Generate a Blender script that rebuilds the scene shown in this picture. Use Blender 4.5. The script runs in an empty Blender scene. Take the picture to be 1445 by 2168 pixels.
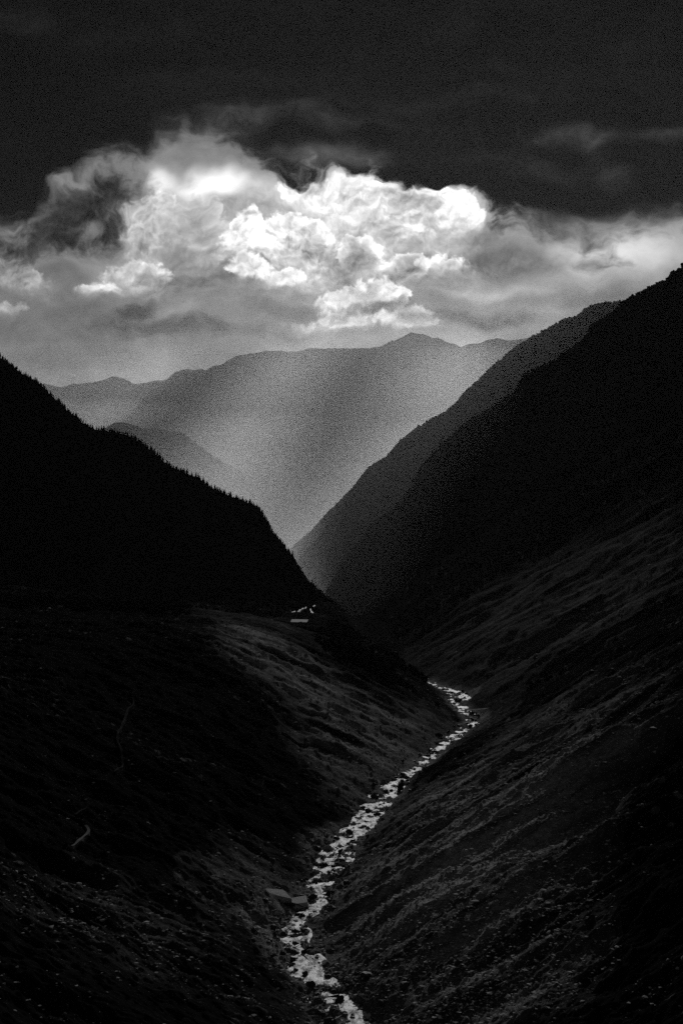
import bpy, bmesh, math, random
import numpy as np
from mathutils import Vector, Matrix

C = bpy.context.scene
COL = C.collection

# ---------------------------------------------------------------- camera
# level camera with a slightly shifted lens, 50 mm, eye about 150 m above the stream
F = 3011.0
PCX, PCY = 722.5, 1000.0
cam_d = bpy.data.cameras.new('camera')
cam = bpy.data.objects.new('camera', cam_d)
COL.objects.link(cam)
cam_d.sensor_fit = 'VERTICAL'
cam_d.sensor_height = 36.0
cam_d.lens = F / 2168.0 * 36.0
cam_d.shift_y = (PCY - 1084.0) / 2168.0
cam_d.clip_start = 1.0
cam_d.clip_end = 200000.0
cam.location = (0, 0, 0)
cam.rotation_euler = (math.radians(90), 0, 0)
C.camera = cam
C.render.resolution_x = 682
C.render.resolution_y = 1024
C.view_settings.view_transform = 'Standard'
C.view_settings.look = 'None'
C.view_settings.gamma = 1.0
C.view_settings.exposure = 0.0
C.view_settings.use_curve_mapping = False
C.render.engine = 'CYCLES'
C.cycles.use_denoising = False      # keeps fine grain
C.cycles.adaptive_min_samples = 64
C.cycles.max_bounces = 4
C.cycles.diffuse_bounces = 2
C.cycles.glossy_bounces = 2
C.cycles.volume_bounces = 0
C.cycles.transparent_max_bounces = 8
C.cycles.caustics_reflective = False
C.cycles.sample_clamp_indirect = 2.0

# ---------------------------------------------------------------- node helpers
class NT:
    """tiny expression helper over a node tree"""
    def __init__(s, nt): s.nt = nt; s.n = nt.nodes; s.l = nt.links
    def put(s, sock, v):
        if isinstance(v, bpy.types.NodeSocket): s.l.new(v, sock)
        elif v is not None: sock.default_value = v
    def m(s, op, a, b=None, c=None, clamp=False):
        k = s.n.new('ShaderNodeMath'); k.operation = op; k.use_clamp = clamp
        s.put(k.inputs[0], a); s.put(k.inputs[1], b); s.put(k.inputs[2], c)
        return k.outputs[0]
    def add(s, a, b): return s.m('ADD', a, b)
    def sub(s, a, b): return s.m('SUBTRACT', a, b)
    def mul(s, a, b): return s.m('MULTIPLY', a, b)
    def mad(s, a, b, c): return s.m('MULTIPLY_ADD', a, b, c)
    def mx(s, a, b): return s.m('MAXIMUM', a, b)
    def mn(s, a, b): return s.m('MINIMUM', a, b)
    def vec(s, x, y, z=0.0):
        k = s.n.new('ShaderNodeCombineXYZ')
        s.put(k.inputs[0], x); s.put(k.inputs[1], y); s.put(k.inputs[2], z); return k.outputs[0]
    def sep(s, v):
        k = s.n.new('ShaderNodeSeparateXYZ'); s.put(k.inputs[0], v); return k.outputs
    def v(s, op, a, b=None, scale=None):
        k = s.n.new('ShaderNodeVectorMath'); k.operation = op
        s.put(k.inputs[0], a); s.put(k.inputs[1], b)
        if scale is not None: s.put(k.inputs['Scale'], scale)
        return k.outputs['Value'] if op in ('LENGTH', 'DOT_PRODUCT', 'DISTANCE') else k.outputs[0]
    def ss(s, x, lo, hi):
        k = s.n.new('ShaderNodeMapRange'); k.interpolation_type = 'SMOOTHSTEP'
        s.put(k.inputs['Value'], x); s.put(k.inputs['From Min'], lo); s.put(k.inputs['From Max'], hi)
        return k.outputs[0]
    def lin(s, x, lo, hi, a=0.0, b=1.0):
        k = s.n.new('ShaderNodeMapRange')
        s.put(k.inputs['Value'], x); s.put(k.inputs['From Min'], lo); s.put(k.inputs['From Max'], hi)
        s.put(k.inputs['To Min'], a); s.put(k.inputs['To Max'], b); return k.outputs[0]
    def noise(s, v, scale, detail=4, rough=0.5, lac=2.0, dims='3D', dist=0.0, color=False):
        k = s.n.new('ShaderNodeTexNoise'); k.noise_dimensions = dims
        s.put(k.inputs['Vector'], v); s.put(k.inputs['Scale'], scale); s.put(k.inputs['Detail'], detail)
        s.put(k.inputs['Roughness'], rough); s.put(k.inputs['Lacunarity'], lac); s.put(k.inputs['Distortion'], dist)
        return k.outputs['Color' if color else 0]
    def vor(s, v, scale, detail=0, rough=0.5, dims='2D', feature='F1', out='Distance'):
        k = s.n.new('ShaderNodeTexVoronoi'); k.voronoi_dimensions = dims; k.feature = feature
        s.put(k.inputs['Vector'], v); s.put(k.inputs['Scale'], scale); s.put(k.inputs['Detail'], detail)
        s.put(k.inputs['Roughness'], rough); k.normalize = True
        if feature == 'SMOOTH_F1': k.inputs['Smoothness'].default_value = 0.35
        return k.outputs[out]
    def mixf(s, f, a, b):
        k = s.n.new('ShaderNodeMix'); k.data_type = 'FLOAT'
        s.put(k.inputs[0], f); s.put(k.inputs[2], a); s.put(k.inputs[3], b); return k.outputs[0]
    def curve(s, x, pts, lo, hi):
        """float curve through (x, y) points, x in lo..hi, y in 0..1"""
        k = s.n.new('ShaderNodeFloatCurve'); c = k.mapping.curves[0]
        pts = [((p - lo) / (hi - lo), q) for p, q in pts]
        while len(c.points) < len(pts): c.points.new(0.5, 0.5)
        for p, q in zip(c.points, pts): p.location = q; p.handle_type = 'AUTO_CLAMPED'
        k.mapping.update()
        s.put(k.inputs['Value'], s.lin(x, lo, hi)); return k.outputs[0]
AMB = 0.028
SKY_BASE = [(0.27,0.53,0.17,0.10,0.14),(1.25,0.56,0.30,0.07,0.12),(0.08,0.50,0.14,0.06,0.10),(0.68,0.54,0.50,0.13,0.13),   # centre, radii, brightness
 (0.70,0.45,0.52,0.16,0.24), (0.44,0.40,0.16,0.055,0.42), (0.34,0.375,0.05,0.05,0.35),(0.78,0.40,0.27,0.075,0.22),
 (0.96,0.45,0.12,0.07,0.14), (1.35,0.53,0.30,0.09,0.20), (0.12,0.70,0.35,0.15,-0.06), (0.72,0.62,0.30,0.14,0.04),
 (0.58,0.455,0.10,0.035,-0.10),(0.95,0.60,0.3,0.05,0.06),(0.73,0.51,0.10,0.05,-0.12),(0.88,0.50,0.1,0.05,-0.08)]
HEAPS = [   # ellipses (centre, radii, turn), brightness of the heart, of the rim, relief
 ([(0.66,0.41,0.06,0.035,0),(0.74,0.43,0.07,0.05,0),(0.80,0.46,0.06,0.04,0)], 0.70, 0.98, 1.1),
 ([(0.86,0.42,0.08,0.045,10),(0.93,0.445,0.07,0.055,30),(0.86,0.48,0.08,0.04,0)], 0.72, 0.98, 1.1),
 ([(0.975,0.455,0.05,0.035,35),(1.01,0.475,0.03,0.02,40)], 0.74, 0.96, 1.0),
 ([(0.29,0.47,0.06,0.045,-30),(0.335,0.455,0.05,0.05,0),(0.31,0.52,0.05,0.05,-20),(0.25,0.54,0.06,0.035,-30)], 0.66, 0.98, 1.0),
 ([(0.41,0.47,0.07,0.05,0),(0.44,0.52,0.06,0.06,0)], 0.62, 0.80, 0.5),
 ([(0.29,0.585,0.08,0.04,0),(0.34,0.60,0.04,0.04,0)], 0.56, 0.88, 0.9),
 ([(0.20,0.615,0.055,0.025,-15)], 0.56, 0.90, 0.9),
 ([(0.52,0.49,0.045,0.04,0),(0.60,0.50,0.08,0.05,0),(0.665,0.525,0.055,0.06,20),(0.55,0.555,0.08,0.05,20)], 0.66, 1.08, 1.4),
 ([(0.62,0.595,0.06,0.025,0),(0.53,0.575,0.04,0.03,30)], 0.66, 1.0, 1.3),
 ([(0.76,0.55,0.055,0.05,0),(0.72,0.575,0.04,0.035,0)], 0.42, 1.06, 0.8),
 ([(0.87,0.57,0.045,0.034,0),(0.84,0.59,0.03,0.03,0)], 0.54, 1.0, 1.0),
 ([(0.945,0.565,0.05,0.03,0)], 0.60, 0.98, 0.9),
 ([(0.73,0.635,0.09,0.035,-14),(0.80,0.64,0.07,0.04,0)], 0.62, 0.96, 1.0),
 ([(0.64,0.695,0.07,0.02,-5),(0.72,0.68,0.07,0.028,0)], 0.60, 0.90, 1.0), ([(0.87,0.685,0.07,0.028,0)], 0.60, 0.80, 0.8),
 ([(0.05,0.595,0.09,0.035,25)], 0.50, 0.74, 0.9), ([(0.01,0.655,0.07,0.018,8)], 0.52, 0.78, 0.8),
]
VEILS = [
 (0.42,0.52,0.09,0.10,-0.02),(0.45,0.595,0.13,0.03,-0.12),(0.33,0.69,0.18,0.035,-0.20),(0.48,0.705,0.25,0.03,-0.09),
 (1.08,0.56,0.20,0.045,-0.15),(1.0,0.68,0.25,0.03,-0.14),(0.80,0.658,0.10,0.018,-0.16),(0.62,0.655,0.2,0.025,-0.06),
 (1.05,0.615,0.2,0.025,0.10),(1.28,0.64,0.2,0.03,-0.05),(0.12,0.58,0.12,0.04,-0.06),(0.45,0.78,0.6,0.06,0.02)]
RAGGED = [
 ([(0.12,0.46,0.20,0.075,-28),(0.26,0.40,0.10,0.05,-15),(0.04,0.53,0.15,0.045,-8),(0.20,0.49,0.11,0.045,-30)], 0.17, 0.52, 0.7, 1.9),
 ([(0.405,0.388,0.035,0.022,0)], 0.36, 0.6, 1.2, 1.6),
 ([(0.34,0.69,0.17,0.022,0),(0.29,0.655,0.07,0.03,-20)], 0.20, 0.32, 0.35, 0.9),
 ([(1.09,0.555,0.14,0.028,0)], 0.32, 0.46, 0.6, 1.0), ([(1.02,0.68,0.18,0.018,0)], 0.28, 0.42, 0.45, 0.9), ([(0.80,0.655,0.09,0.016,0)], 0.26, 0.42, 0.45, 0.9),
 ([(0.43,0.60,0.10,0.02,0)], 0.36, 0.48, 0.5, 0.9),
]
DECK_EDGE = [(-0.3,.62),(0,.50),(.06,.455),(.12,.41),(.17,.375),(.23,.36),(.29,.345),(.345,.31),(.40,.305),(.46,.33),(.55,.355),(.60,.39),(.66,.375),(.75,.365),(.85,.37),(.92,.385),(.98,.41),(1.03,.46),(1.07,.495),(1.15,.515),(1.22,.53),(1.28,.545),(1.34,.53),(1.40,.51),(1.445,.50),(1.75,.48)]
DECK_SOFT = [(-0.3,1-.05),(0,1-.05),(.25,1-.06),(.36,1-.07),(.5,1-.05),(.58,1-.03),(.7,1-.02),(.95,1-.02),(1.05,1-.035),(1.2,1-.07),(1.445,1-.08),(1.75,1-.05)]
DECK_TONE = [(0.7,0.13,0.9,0.05,-0.02),(0.25,0.31,0.12,0.03,0.10),(0.46,0.27,0.22,0.065,0.25),(0.62,0.25,0.34,0.05,0.14),(0.39,0.30,0.10,0.06,0.26),(0.9,0.215,0.6,0.035,0.05),(0.70,0.335,0.28,0.045,0.18),(0.55,0.32,0.12,0.04,0.06),
 (1.20,0.285,0.20,0.035,0.16,0),(1.27,0.31,0.06,0.05,0.12,-50),(1.30,0.37,0.06,0.05,0.10,40),(1.27,0.48,0.28,0.06,0.20),(1.13,0.43,0.14,0.07,-0.05),(0.80,0.275,0.10,0.03,-0.06),
 (1.08,0.35,0.25,0.05,0.05),(1.42,0.28,0.12,0.03,0.12),(0.07,0.02,0.12,0.10,0.05),(1.40,0.40,0.09,0.05,-0.05),(0.1,0.25,0.3,0.12,-0.02)]
SUN_E = 1.45
HAZE_D = 3e-6
MIST_D = 3.0e-5
MIST_G = 0.77
MIST_TOP = [(3800, -420), (17600, 1640)]
MIST2_D = 1.35e-5
MIST2_TOP = [(2900, -300), (4200, 600), (6000, 780), (9000, 1000), (13000, 1250), (16300, 1400)]
MIST3 = [(0.8e-4, 930), (0.9e-4, 560), (1.6e-4, 220), (2.0e-4, -60)]
WATER_Z = -0.10
_ax_, _az_ = 0.0875 * 100000, 0.2596 * 100000      # where the line from the camera to the sun passes at 100 km
LUMPS = [(_ax_ - 1120, _az_ - 3050, 400, 800, -0.35), (_ax_ - 2450, _az_ - 2500, 400, 900, -0.7), (_ax_ - 4000, _az_ - 2300, 500, 900, -1.0), (_ax_ + 750, _az_ - 2300, 350, 900, 0.3)]  # added sun blockers that shape the shafts: centre, radii, turn
WATER_G = 0.19
# ---------------------------------------------------------------- sky: storm clouds with one bright gap
SUN_EL, SUN_AZ = math.radians(14.5), math.radians(5.0)      # the sun stands behind the clouds ahead
world = bpy.data.worlds.new("World"); C.world = world; world.use_nodes = True
world.cycles.sampling_method = 'MANUAL'; world.cycles.sample_map_resolution = 1024
wt = world.node_tree; wt.nodes.clear(); W = NT(wt)
tc = wt.nodes.new('ShaderNodeTexCoord')
dx, dy, dz = W.sep(tc.outputs['Generated'])
yy = W.mx(dy, 0.05)
U = W.mad(W.m('DIVIDE', dx, yy), 3.011, 0.7225)             # chart of the sky ahead, one unit = 19 degrees
V = W.mad(W.m('DIVIDE', dz, yy), -3.011, 1.0)
P = W.vec(U, V)
def nv(v, scale, detail, rough, seed, dims='2D'):
    """noise colour minus one half, as a warp vector"""
    return W.v('SUBTRACT', W.noise(W.v('ADD', v, (seed, seed * 1.7, 0)), scale, detail, rough, dims=dims, color=True), (0.5, 0.5, 0.5))
w_soft = nv(P, 5.0, 3, 0.55, 3.1)
w_fine = nv(P, 20.0, 4, 0.62, 7.7)
def vmad(a, s, b):
    k = wt.nodes.new('ShaderNodeVectorMath'); k.operation = 'MULTIPLY_ADD'
    W.put(k.inputs[0], a); k.inputs[1].default_value = s
    if isinstance(b, tuple): k.inputs[2].default_value = b
    else: W.put(k.inputs[2], b)
    return k.outputs[0]
Pw = vmad(w_soft, (0.10, 0.10, 0), P)
Pc = vmad(w_fine, (0.036, 0.036, 0), vmad(w_soft, (0.055, 0.055, 0), P))
Pd = vmad(w_fine, (0.022, 0.022, 0), vmad(w_soft, (0.16, 0.16, 0), P))
def ell(vec, cx, cy, rx, ry, rot=0.0):
    if rot == 0.0: return W.v('LENGTH', vmad(vec, (1 / rx, 1 / ry, 0), (-cx / rx, -cy / ry, 0)))
    k = wt.nodes.new('ShaderNodeMapping'); k.vector_type = 'TEXTURE'
    W.put(k.inputs[0], vec); k.inputs['Location'].default_value = (cx, cy, 0)
    k.inputs['Rotation'].default_value = (0, 0, math.radians(rot)); k.inputs['Scale'].default_value = (rx, ry, 1)
    return W.v('LENGTH', k.outputs[0])
def blob(vec, cx, cy, rx, ry, amp, rot=0.0):
    """soft round patch, amp at the middle and 0 at the radius"""
    k = wt.nodes.new('ShaderNodeMapRange'); k.interpolation_type = 'SMOOTHERSTEP'
    W.put(k.inputs['Value'], ell(vec, cx, cy, rx, ry, rot))
    for n, q in (('From Min', 0), ('From Max', 1), ('To Min', amp), ('To Max', 0)): k.inputs[n].default_value = q
    return k.outputs[0]
def blobs(vec, lst, start):
    r = start
    for b in lst: r = W.add(r, blob(vec, *b))
    return r
def union(vec, lst):
    r = None
    for (cx, cy, rx, ry, rot) in lst:
        d = W.mul(W.sub(1.0, ell(vec, cx, cy, rx, ry, rot)), min(rx, ry) / 0.05)
        r = d if r is None else W.m('SMOOTH_MAX', r, d, 0.25)
    return r

# 1 thin bright cloud far behind everything
n_mid = W.noise(W.v('MULTIPLY', Pw, (1.0, 1.6, 1.0)), 8.0, 5, 0.58, dims='2D')
# 2 heaped clouds: scalloped outlines, silver rims, grey hearts
bil0 = W.vor(Pc, 17.0, 3, 0.6)
bil1 = W.vor(W.v('ADD', Pc, (0.003, 0.009, 0)), 17.0, 3, 0.6)
b_light = W.mul(W.sub(bil1, bil0), 0.75)                     # small lobes lit from above and behind
b_shape = W.mad(bil0, -1.1, 0.42)
nr = W.sub(W.noise(Pd, 10.0, 5, 0.62, dims='2D'), 0.5)
mid = blob(Pw, 0.70, 0.52, 0.55, 0.19, 1.0)                 # where the glare models the clouds
base = W.add(W.mul(W.sub(n_mid, 0.5), W.mad(mid, 0.35, 0.25)), blobs(Pw, SKY_BASE, 0.46))
base = W.add(base, W.mul(W.mad(nr, 0.30, W.mul(b_light, 0.85)), mid))
def over(a, cov, col): return W.mixf(cov, a, col)
def heap(v0, lst, core, rim, lit):
    h = W.mad(nr, 0.55, W.add(union(Pc, lst), b_shape))
    rimv = W.m('POWER', 2.718, W.mul(W.mx(h, 0.0), -2.6))
    # hard sunlit edge above, melting into the haze below
    cy = sum(q[1] for q in lst) / len(lst); ry = max(abs(q[1] - cy) + q[3] for q in lst)
    low = W.ss(V, cy - ry * 0.3, cy + ry * 1.0)
    rimv = W.mul(rimv, W.mad(low, -0.55, 1.0))
    body = W.mad(W.sub(n_mid, 0.5), 0.75, W.mad(b_light, lit, W.mixf(rimv, core, rim)))
    return over(v0, W.mul(W.ss(h, -0.04, W.mad(low, 1.3, 0.22)), 0.92), body)
v0 = base
for h_ in HEAPS: v0 = heap(v0, *h_)
# 3 smooth grey veils and shafts between the heaps
v0 = blobs(Pw, VEILS, v0)
# ragged grey cloud to the left
Pr = vmad(w_fine, (0.030, 0.030, 0), vmad(w_soft, (0.085, 0.085, 0), P))
for lst, c_lo, c_hi, soft, amp in RAGGED:
    h = W.mad(nr, amp, union(Pr, lst))
    col = W.mad(W.sub(n_mid, 0.5), 0.45, W.mad(b_light, 0.4, W.mixf(W.ss(h, 0.0, 1.1), c_hi, c_lo)))
    v0 = over(v0, W.ss(h, -0.1, soft), col)

# 4 the black cloud deck overhead
deck_y = W.curve(W.sep(Pd)[0], DECK_EDGE, -0.3, 1.75)
gap = W.sub(W.sep(Pd)[1], deck_y)
nd = W.noise(W.v('MULTIPLY', Pd, (1.0, 1.7, 1.0)), 5.5, 5, 0.58, dims='2D')
gap = W.mad(nr, 0.05, W.mad(W.sub(nd, 0.5), 0.16, gap))
deck = W.sub(1.0, W.ss(gap, W.sub(W.curve(U, DECK_SOFT, -0.3, 1.75), 1.0), 0.012))
dcol = blobs(Pw, DECK_TONE, 0.055)
streaks = W.noise(W.v('MULTIPLY', Pw, (1.0, 3.2, 1.0)), 3.2, 4, 0.6, dims='2D')
dcol = W.mul(W.mx(dcol, 0.03), W.mx(W.mad(W.sub(nd, 0.5), 2.0, W.mad(W.sub(streaks, 0.5), 2.2, 1.0)), 0.25))
v0 = over(v0, deck, dcol)
v0 = W.mx(v0, 0.02)
lum = W.m('POWER', v0, 2.25)
lum = W.mn(lum, 1.25)
# clear air behind the cloud: the physical sky, as grey light
sky = wt.nodes.new('ShaderNodeTexSky'); sky.sky_type = 'NISHITA'; sky.sun_disc = False
sky.sun_elevation = SUN_EL; sky.sun_rotation = SUN_AZ
bw = wt.nodes.new('ShaderNodeRGBToBW'); W.put(bw.inputs[0], sky.outputs[0])
lum = W.add(lum, W.mul(W.mul(bw.outputs[0], 0.02), W.m('POWER', v0, 3.0)))
# under the horizon and behind the camera the overcast is an even dark grey
front = W.ss(dy, 0.15, 0.6)
rest = W.mixf(W.ss(dz, -0.05, 0.1), 0.004, AMB)
lum = W.mixf(front, rest, lum)
bg = wt.nodes.new('ShaderNodeBackground'); W.put(bg.inputs['Color'], lum); bg.inputs['Strength'].default_value = 1.0
wo = wt.nodes.new('ShaderNodeOutputWorld'); wt.links.new(bg.outputs[0], wo.inputs[0])
SCREE = [   # bare stony ground in metres: how bare, outline
 (0.84, [(3.0, 400.2), (-3.2, 434.1), (-5.3, 490.8), (-0.5, 575.3), (13.8, 617.0), (30.5, 720.4), (52.5, 762.4), (70.9, 717.7), (81.5, 574.2), (98.9, 564.5), (104.4, 501.1), (85.0, 485.3), (68.6, 441.5), (62.9, 414.1), (48.0, 338.2)]),
 (0.7, [(15.7, 608.8), (30.2, 661.6), (50.0, 633.5), (71.0, 566.7), (83.0, 502.1), (73.4, 472.6), (49.2, 452.5), (24.9, 476.2), (10.1, 531.4)]),
 (0.55, [(89.9, 802.3), (124.7, 878.5), (136.0, 806.9), (139.2, 689.7), (115.1, 511.7), (104.0, 499.3), (89.0, 507.8), (79.1, 631.1)]),
 (0.34, [(65.4, 1411.8), (112.0, 1899.6), (151.0, 1914.0), (219.1, 2014.2), (292.5, 1924.9), (324.0, 1689.5), (434.8, 1811.9), (473.2, 1832.6), (311.6, 1206.9), (292.9, 1220.6), (239.8, 1188.7), (190.7, 1202.3), (147.1, 1173.1), (128.8, 1349.2), (102.2, 1519.8)]),
 (0.71, [(-103.6, 1104.3), (-77.4, 1151.2), (-37.9, 1112.7), (-0.9, 1053.3), (37.1, 1039.5), (66.3, 1037.5), (71.6, 1014.2), (44.8, 857.2), (17.4, 775.5), (1.8, 712.3), (-7.9, 778.4), (-23.2, 868.6), (-31.3, 919.3), (-70.4, 952.9)]),
 (0.3, [(-202.3, 1888.8), (-130.7, 1943.2), (-39.9, 1170.9), (-22.7, 1093.9), (-56.7, 1051.3), (-89.0, 1061.3)]),
 (0.8, [(51.5, 1112.7), (60.1, 1149.0), (76.2, 1079.5), (110.8, 1159.9), (80.3, 886.9), (66.4, 963.8), (55.4, 995.2)]),
 (0.3, [(-80.2, 376.0), (-81.2, 412.5), (-72.8, 444.9), (-51.5, 455.1), (-48.0, 432.4), (-55.3, 394.2), (-63.2, 364.1), (-73.6, 355.9)]),
 (0.25, [(-44.4, 402.5), (-32.9, 444.9), (-27.2, 404.0), (-36.2, 372.5)]),
 (0.8, [(-39.9, 539.5), (-31.0, 575.3), (-12.2, 587.4), (-5.9, 548.7), (-19.6, 481.6), (-26.3, 487.1), (-36.0, 509.7)]),
]
# ---------------------------------------------------------------- sun: low behind the clouds, straight ahead
sd = bpy.data.lights.new('sun', 'SUN'); sd.energy = SUN_E; sd.angle = math.radians(0.5); sd.color = (1, 1, 1)
sun = bpy.data.objects.new('sun', sd); COL.objects.link(sun)
sun.rotation_euler = Vector((-math.sin(SUN_AZ) * math.cos(SUN_EL), -math.cos(SUN_AZ) * math.cos(SUN_EL), -math.sin(SUN_EL))).to_track_quat('-Z', 'Y').to_euler()

# ---------------------------------------------------------------- numpy noise
def _h(ix, iy, seed):
    n = (ix.astype(np.int64) * 374761393 + iy.astype(np.int64) * 668265263 + seed * 1442695041) & 0xffffffff
    n = ((n ^ (n >> 13)) * 1274126177) & 0xffffffff
    n = ((n ^ (n >> 16)) * 2246822519) & 0xffffffff
    return (n ^ (n >> 15)) / 4294967295.0
def vnoise(x, y, seed=0):
    ix, iy = np.floor(x), np.floor(y); fx, fy = x - ix, y - iy
    fx = fx * fx * fx * (fx * (fx * 6 - 15) + 10); fy = fy * fy * fy * (fy * (fy * 6 - 15) + 10)
    a = _h(ix, iy, seed); b = _h(ix + 1, iy, seed); c = _h(ix, iy + 1, seed); d = _h(ix + 1, iy + 1, seed)
    return (a + (b - a) * fx + (c - a) * fy + (a - b - c + d) * fx * fy) * 2 - 1
def fbm(x, y, octv=4, gain=0.5, seed=0):
    r = 0; a = 1; s = 0
    for k in range(octv):
        r = r + a * vnoise(x, y, seed + k * 17); s += a; a *= gain
        x, y = x * 1.93 + y * 0.36 + 5.2, y * 1.93 - x * 0.36 + 1.3
    return r / s
def ridged(x, y, octv=4, seed=0):
    r = 0; a = 1; s = 0
    for k in range(octv):
        r = r + a * (1 - 2 * np.abs(vnoise(x, y, seed + k * 31))); s += a; a *= 0.5
        x, y = x * 1.97 + y * 0.3, y * 1.97 - x * 0.3
    return r / s
def stones(x, y, seed=0, fill=0.6):
    """cellular bumps: height 0..1 of rounded, faceted stones of random size"""
    ix, iy = np.floor(x), np.floor(y); best = np.zeros_like(x)
    for ox in (-1, 0, 1):
        for oy in (-1, 0, 1):
            cx, cy = ix + ox, iy + oy
            r = _h(cx, cy, seed + 3); on = _h(cx, cy, seed + 9) < fill
            px, py = cx + 0.2 + 0.6 * _h(cx, cy, seed), cy + 0.2 + 0.6 * _h(cx, cy, seed + 1)
            an = 6.283 * _h(cx, cy, seed + 5); dx, dy = x - px, y - py
            ux = np.abs(dx * np.cos(an) + dy * np.sin(an)); uy = np.abs(dy * np.cos(an) - dx * np.sin(an)) * (1 + _h(cx, cy, seed + 6))
            R = 0.12 + 0.38 * r ** 2
            h = np.clip(1 - (0.5 * np.maximum(ux, uy) + 0.5 * np.hypot(ux, uy)) / R, 0, 1)
            best = np.maximum(best, np.where(on, np.minimum(h * 1.8, 0.75 + 0.25 * h) * R * 2, 0))
    return best
def sstep(x, a, b):
    t = np.clip((x - a) / (b - a), 0, 1); return t * t * (3 - 2 * t)
def smin(a, b, k):
    h = np.clip(0.5 + 0.5 * (b - a) / k, 0, 1); return b + (a - b) * h - k * h * (1 - h)
def pip(x, y, poly):
    """points inside a polygon given in metres"""
    ins = np.zeros(x.shape, bool); n = len(poly)
    for i in range(n):
        x0, y0 = poly[i]; x1, y1 = poly[(i + 1) % n]
        if y0 == y1: continue
        c = ((y0 > y) != (y1 > y)) & (x < (x1 - x0) * (y - y0) / (y1 - y0) + x0)
        ins ^= c
    return ins

def tag(o, label=None, cat=None, group=None, kind=None):
    for k, q in (('label', label), ('category', cat), ('group', group), ('kind', kind)):
        if q: o[k] = q
    return o
def add_obj(name, me, mat=None, parent=None):
    o = bpy.data.objects.new(name, me); COL.objects.link(o)
    if mat: me.materials.append(mat)
    if parent: o.parent = parent
    return o
def empty(name, loc, label, cat, group=None, rz=0.0):
    o = bpy.data.objects.new(name, None); COL.objects.link(o); o.location = loc; o.rotation_euler = (0, 0, rz)
    return tag(o, label, cat, group)
def np_mesh(name, co, quads, smooth=True, attrs=None):
    me = bpy.data.meshes.new(name); co = np.asarray(co, np.float32); quads = np.asarray(quads, np.int32)
    k = quads.shape[1]; me.vertices.add(len(co)); me.vertices.foreach_set('co', co.ravel())
    me.loops.add(quads.size); me.loops.foreach_set('vertex_index', quads.ravel())
    me.polygons.add(len(quads)); me.polygons.foreach_set('loop_start', np.arange(0, quads.size, k, dtype=np.int32))
    me.update(calc_edges=True); me.polygons.foreach_set('use_smooth', np.full(len(quads), smooth))
    for n, q in (attrs or {}).items():
        at = me.attributes.new(n, 'FLOAT', 'POINT'); at.data.foreach_set('value', np.asarray(q, np.float32).ravel())
    return me
def grid_quads(r, c):
    i = np.arange(r * c).reshape(r, c)
    return np.stack([i[:-1, :-1], i[:-1, 1:], i[1:, 1:], i[1:, :-1]], -1).reshape(-1, 4)

# ---------------------------------------------------------------- materials
def new_mat(name):
    m = bpy.data.materials.new(name); m.use_nodes = True
    t = m.node_tree; t.nodes.clear(); n = NT(t)
    b = t.nodes.new('ShaderNodeBsdfPrincipled'); o = t.nodes.new('ShaderNodeOutputMaterial')
    t.links.new(b.outputs[0], o.inputs[0]); return m, n, b
def simple_mat(name, col, rough=0.9, var=0.3, scale=1.0, bump=0.0, spec=0.0):
    m, n, b = new_mat(name); g = n.n.new('ShaderNodeNewGeometry')
    k = n.noise(g.outputs['Position'], scale, 4, 0.6)
    n.put(b.inputs['Base Color'], n.mul(n.mad(n.sub(k, 0.5), var * 4, 1.0), col)); b.inputs['Roughness'].default_value = rough
    b.inputs['Specular IOR Level'].default_value = spec
    if bump:
        q = n.n.new('ShaderNodeBump'); q.inputs['Strength'].default_value = 0.8; q.inputs['Distance'].default_value = bump
        n.put(q.inputs['Height'], n.noise(g.outputs['Position'], scale * 2, 5, 0.65)); n.l.new(q.outputs[0], b.inputs['Normal'])
    return m
def ground_mat():
    m, n, b = new_mat('valley_ground'); g = n.n.new('ShaderNodeNewGeometry'); P3 = g.outputs['Position']
    def attr(name):
        a = n.n.new('ShaderNodeAttribute'); a.attribute_name = name; return a.outputs['Fac']
    scree, tone = attr('scree'), attr('tone')
    big = n.noise(P3, 0.35, 6, 0.68)
    fine = n.noise(P3, 1.6, 4, 0.7)
    rock = n.mul(n.mad(n.sub(big, 0.5), 2.6, 1.0), n.mad(n.sub(fine, 0.5), 3.2, 1.0))
    rock = n.mul(n.mx(rock, 0.15), n.mul(tone, 0.26))
    veg = n.mul(n.mad(n.sub(n.noise(P3, 0.25, 5, 0.65), 0.5), 2.0, 1.0), 0.013)
    n.put(b.inputs['Base Color'], n.mixf(scree, n.mx(veg, 0.006), rock))
    b.inputs['Roughness'].default_value = 0.95; b.inputs['Specular IOR Level'].default_value = 0.0
    q = n.n.new('ShaderNodeBump'); q.inputs['Strength'].default_value = 0.9; q.inputs['Distance'].default_value = 1.0
    n.put(q.inputs['Height'], n.noise(P3, 1.1, 5, 0.7)); n.l.new(q.outputs[0], b.inputs['Normal'])
    return m
M_GROUND = ground_mat()
M_FOREST = simple_mat('forested_slope', 0.030, 0.95, 0.4, 0.02, 8.0)
M_FAR = simple_mat('far_forest', 0.035, 0.95, 0.3, 0.004)
M_ROCK = simple_mat('wet_rock', 0.06, 0.7, 0.25, 1.2, 0.25, 0.2)
M_PALE = simple_mat('pale_granite', 0.55, 0.6, 0.35, 1.6, 0.5)
M_TREE = simple_mat('conifer_needles', 0.022, 0.95, 0.3, 0.8)
M_BARK = simple_mat('bark', 0.05, 0.95, 0.2, 2.0)

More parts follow.
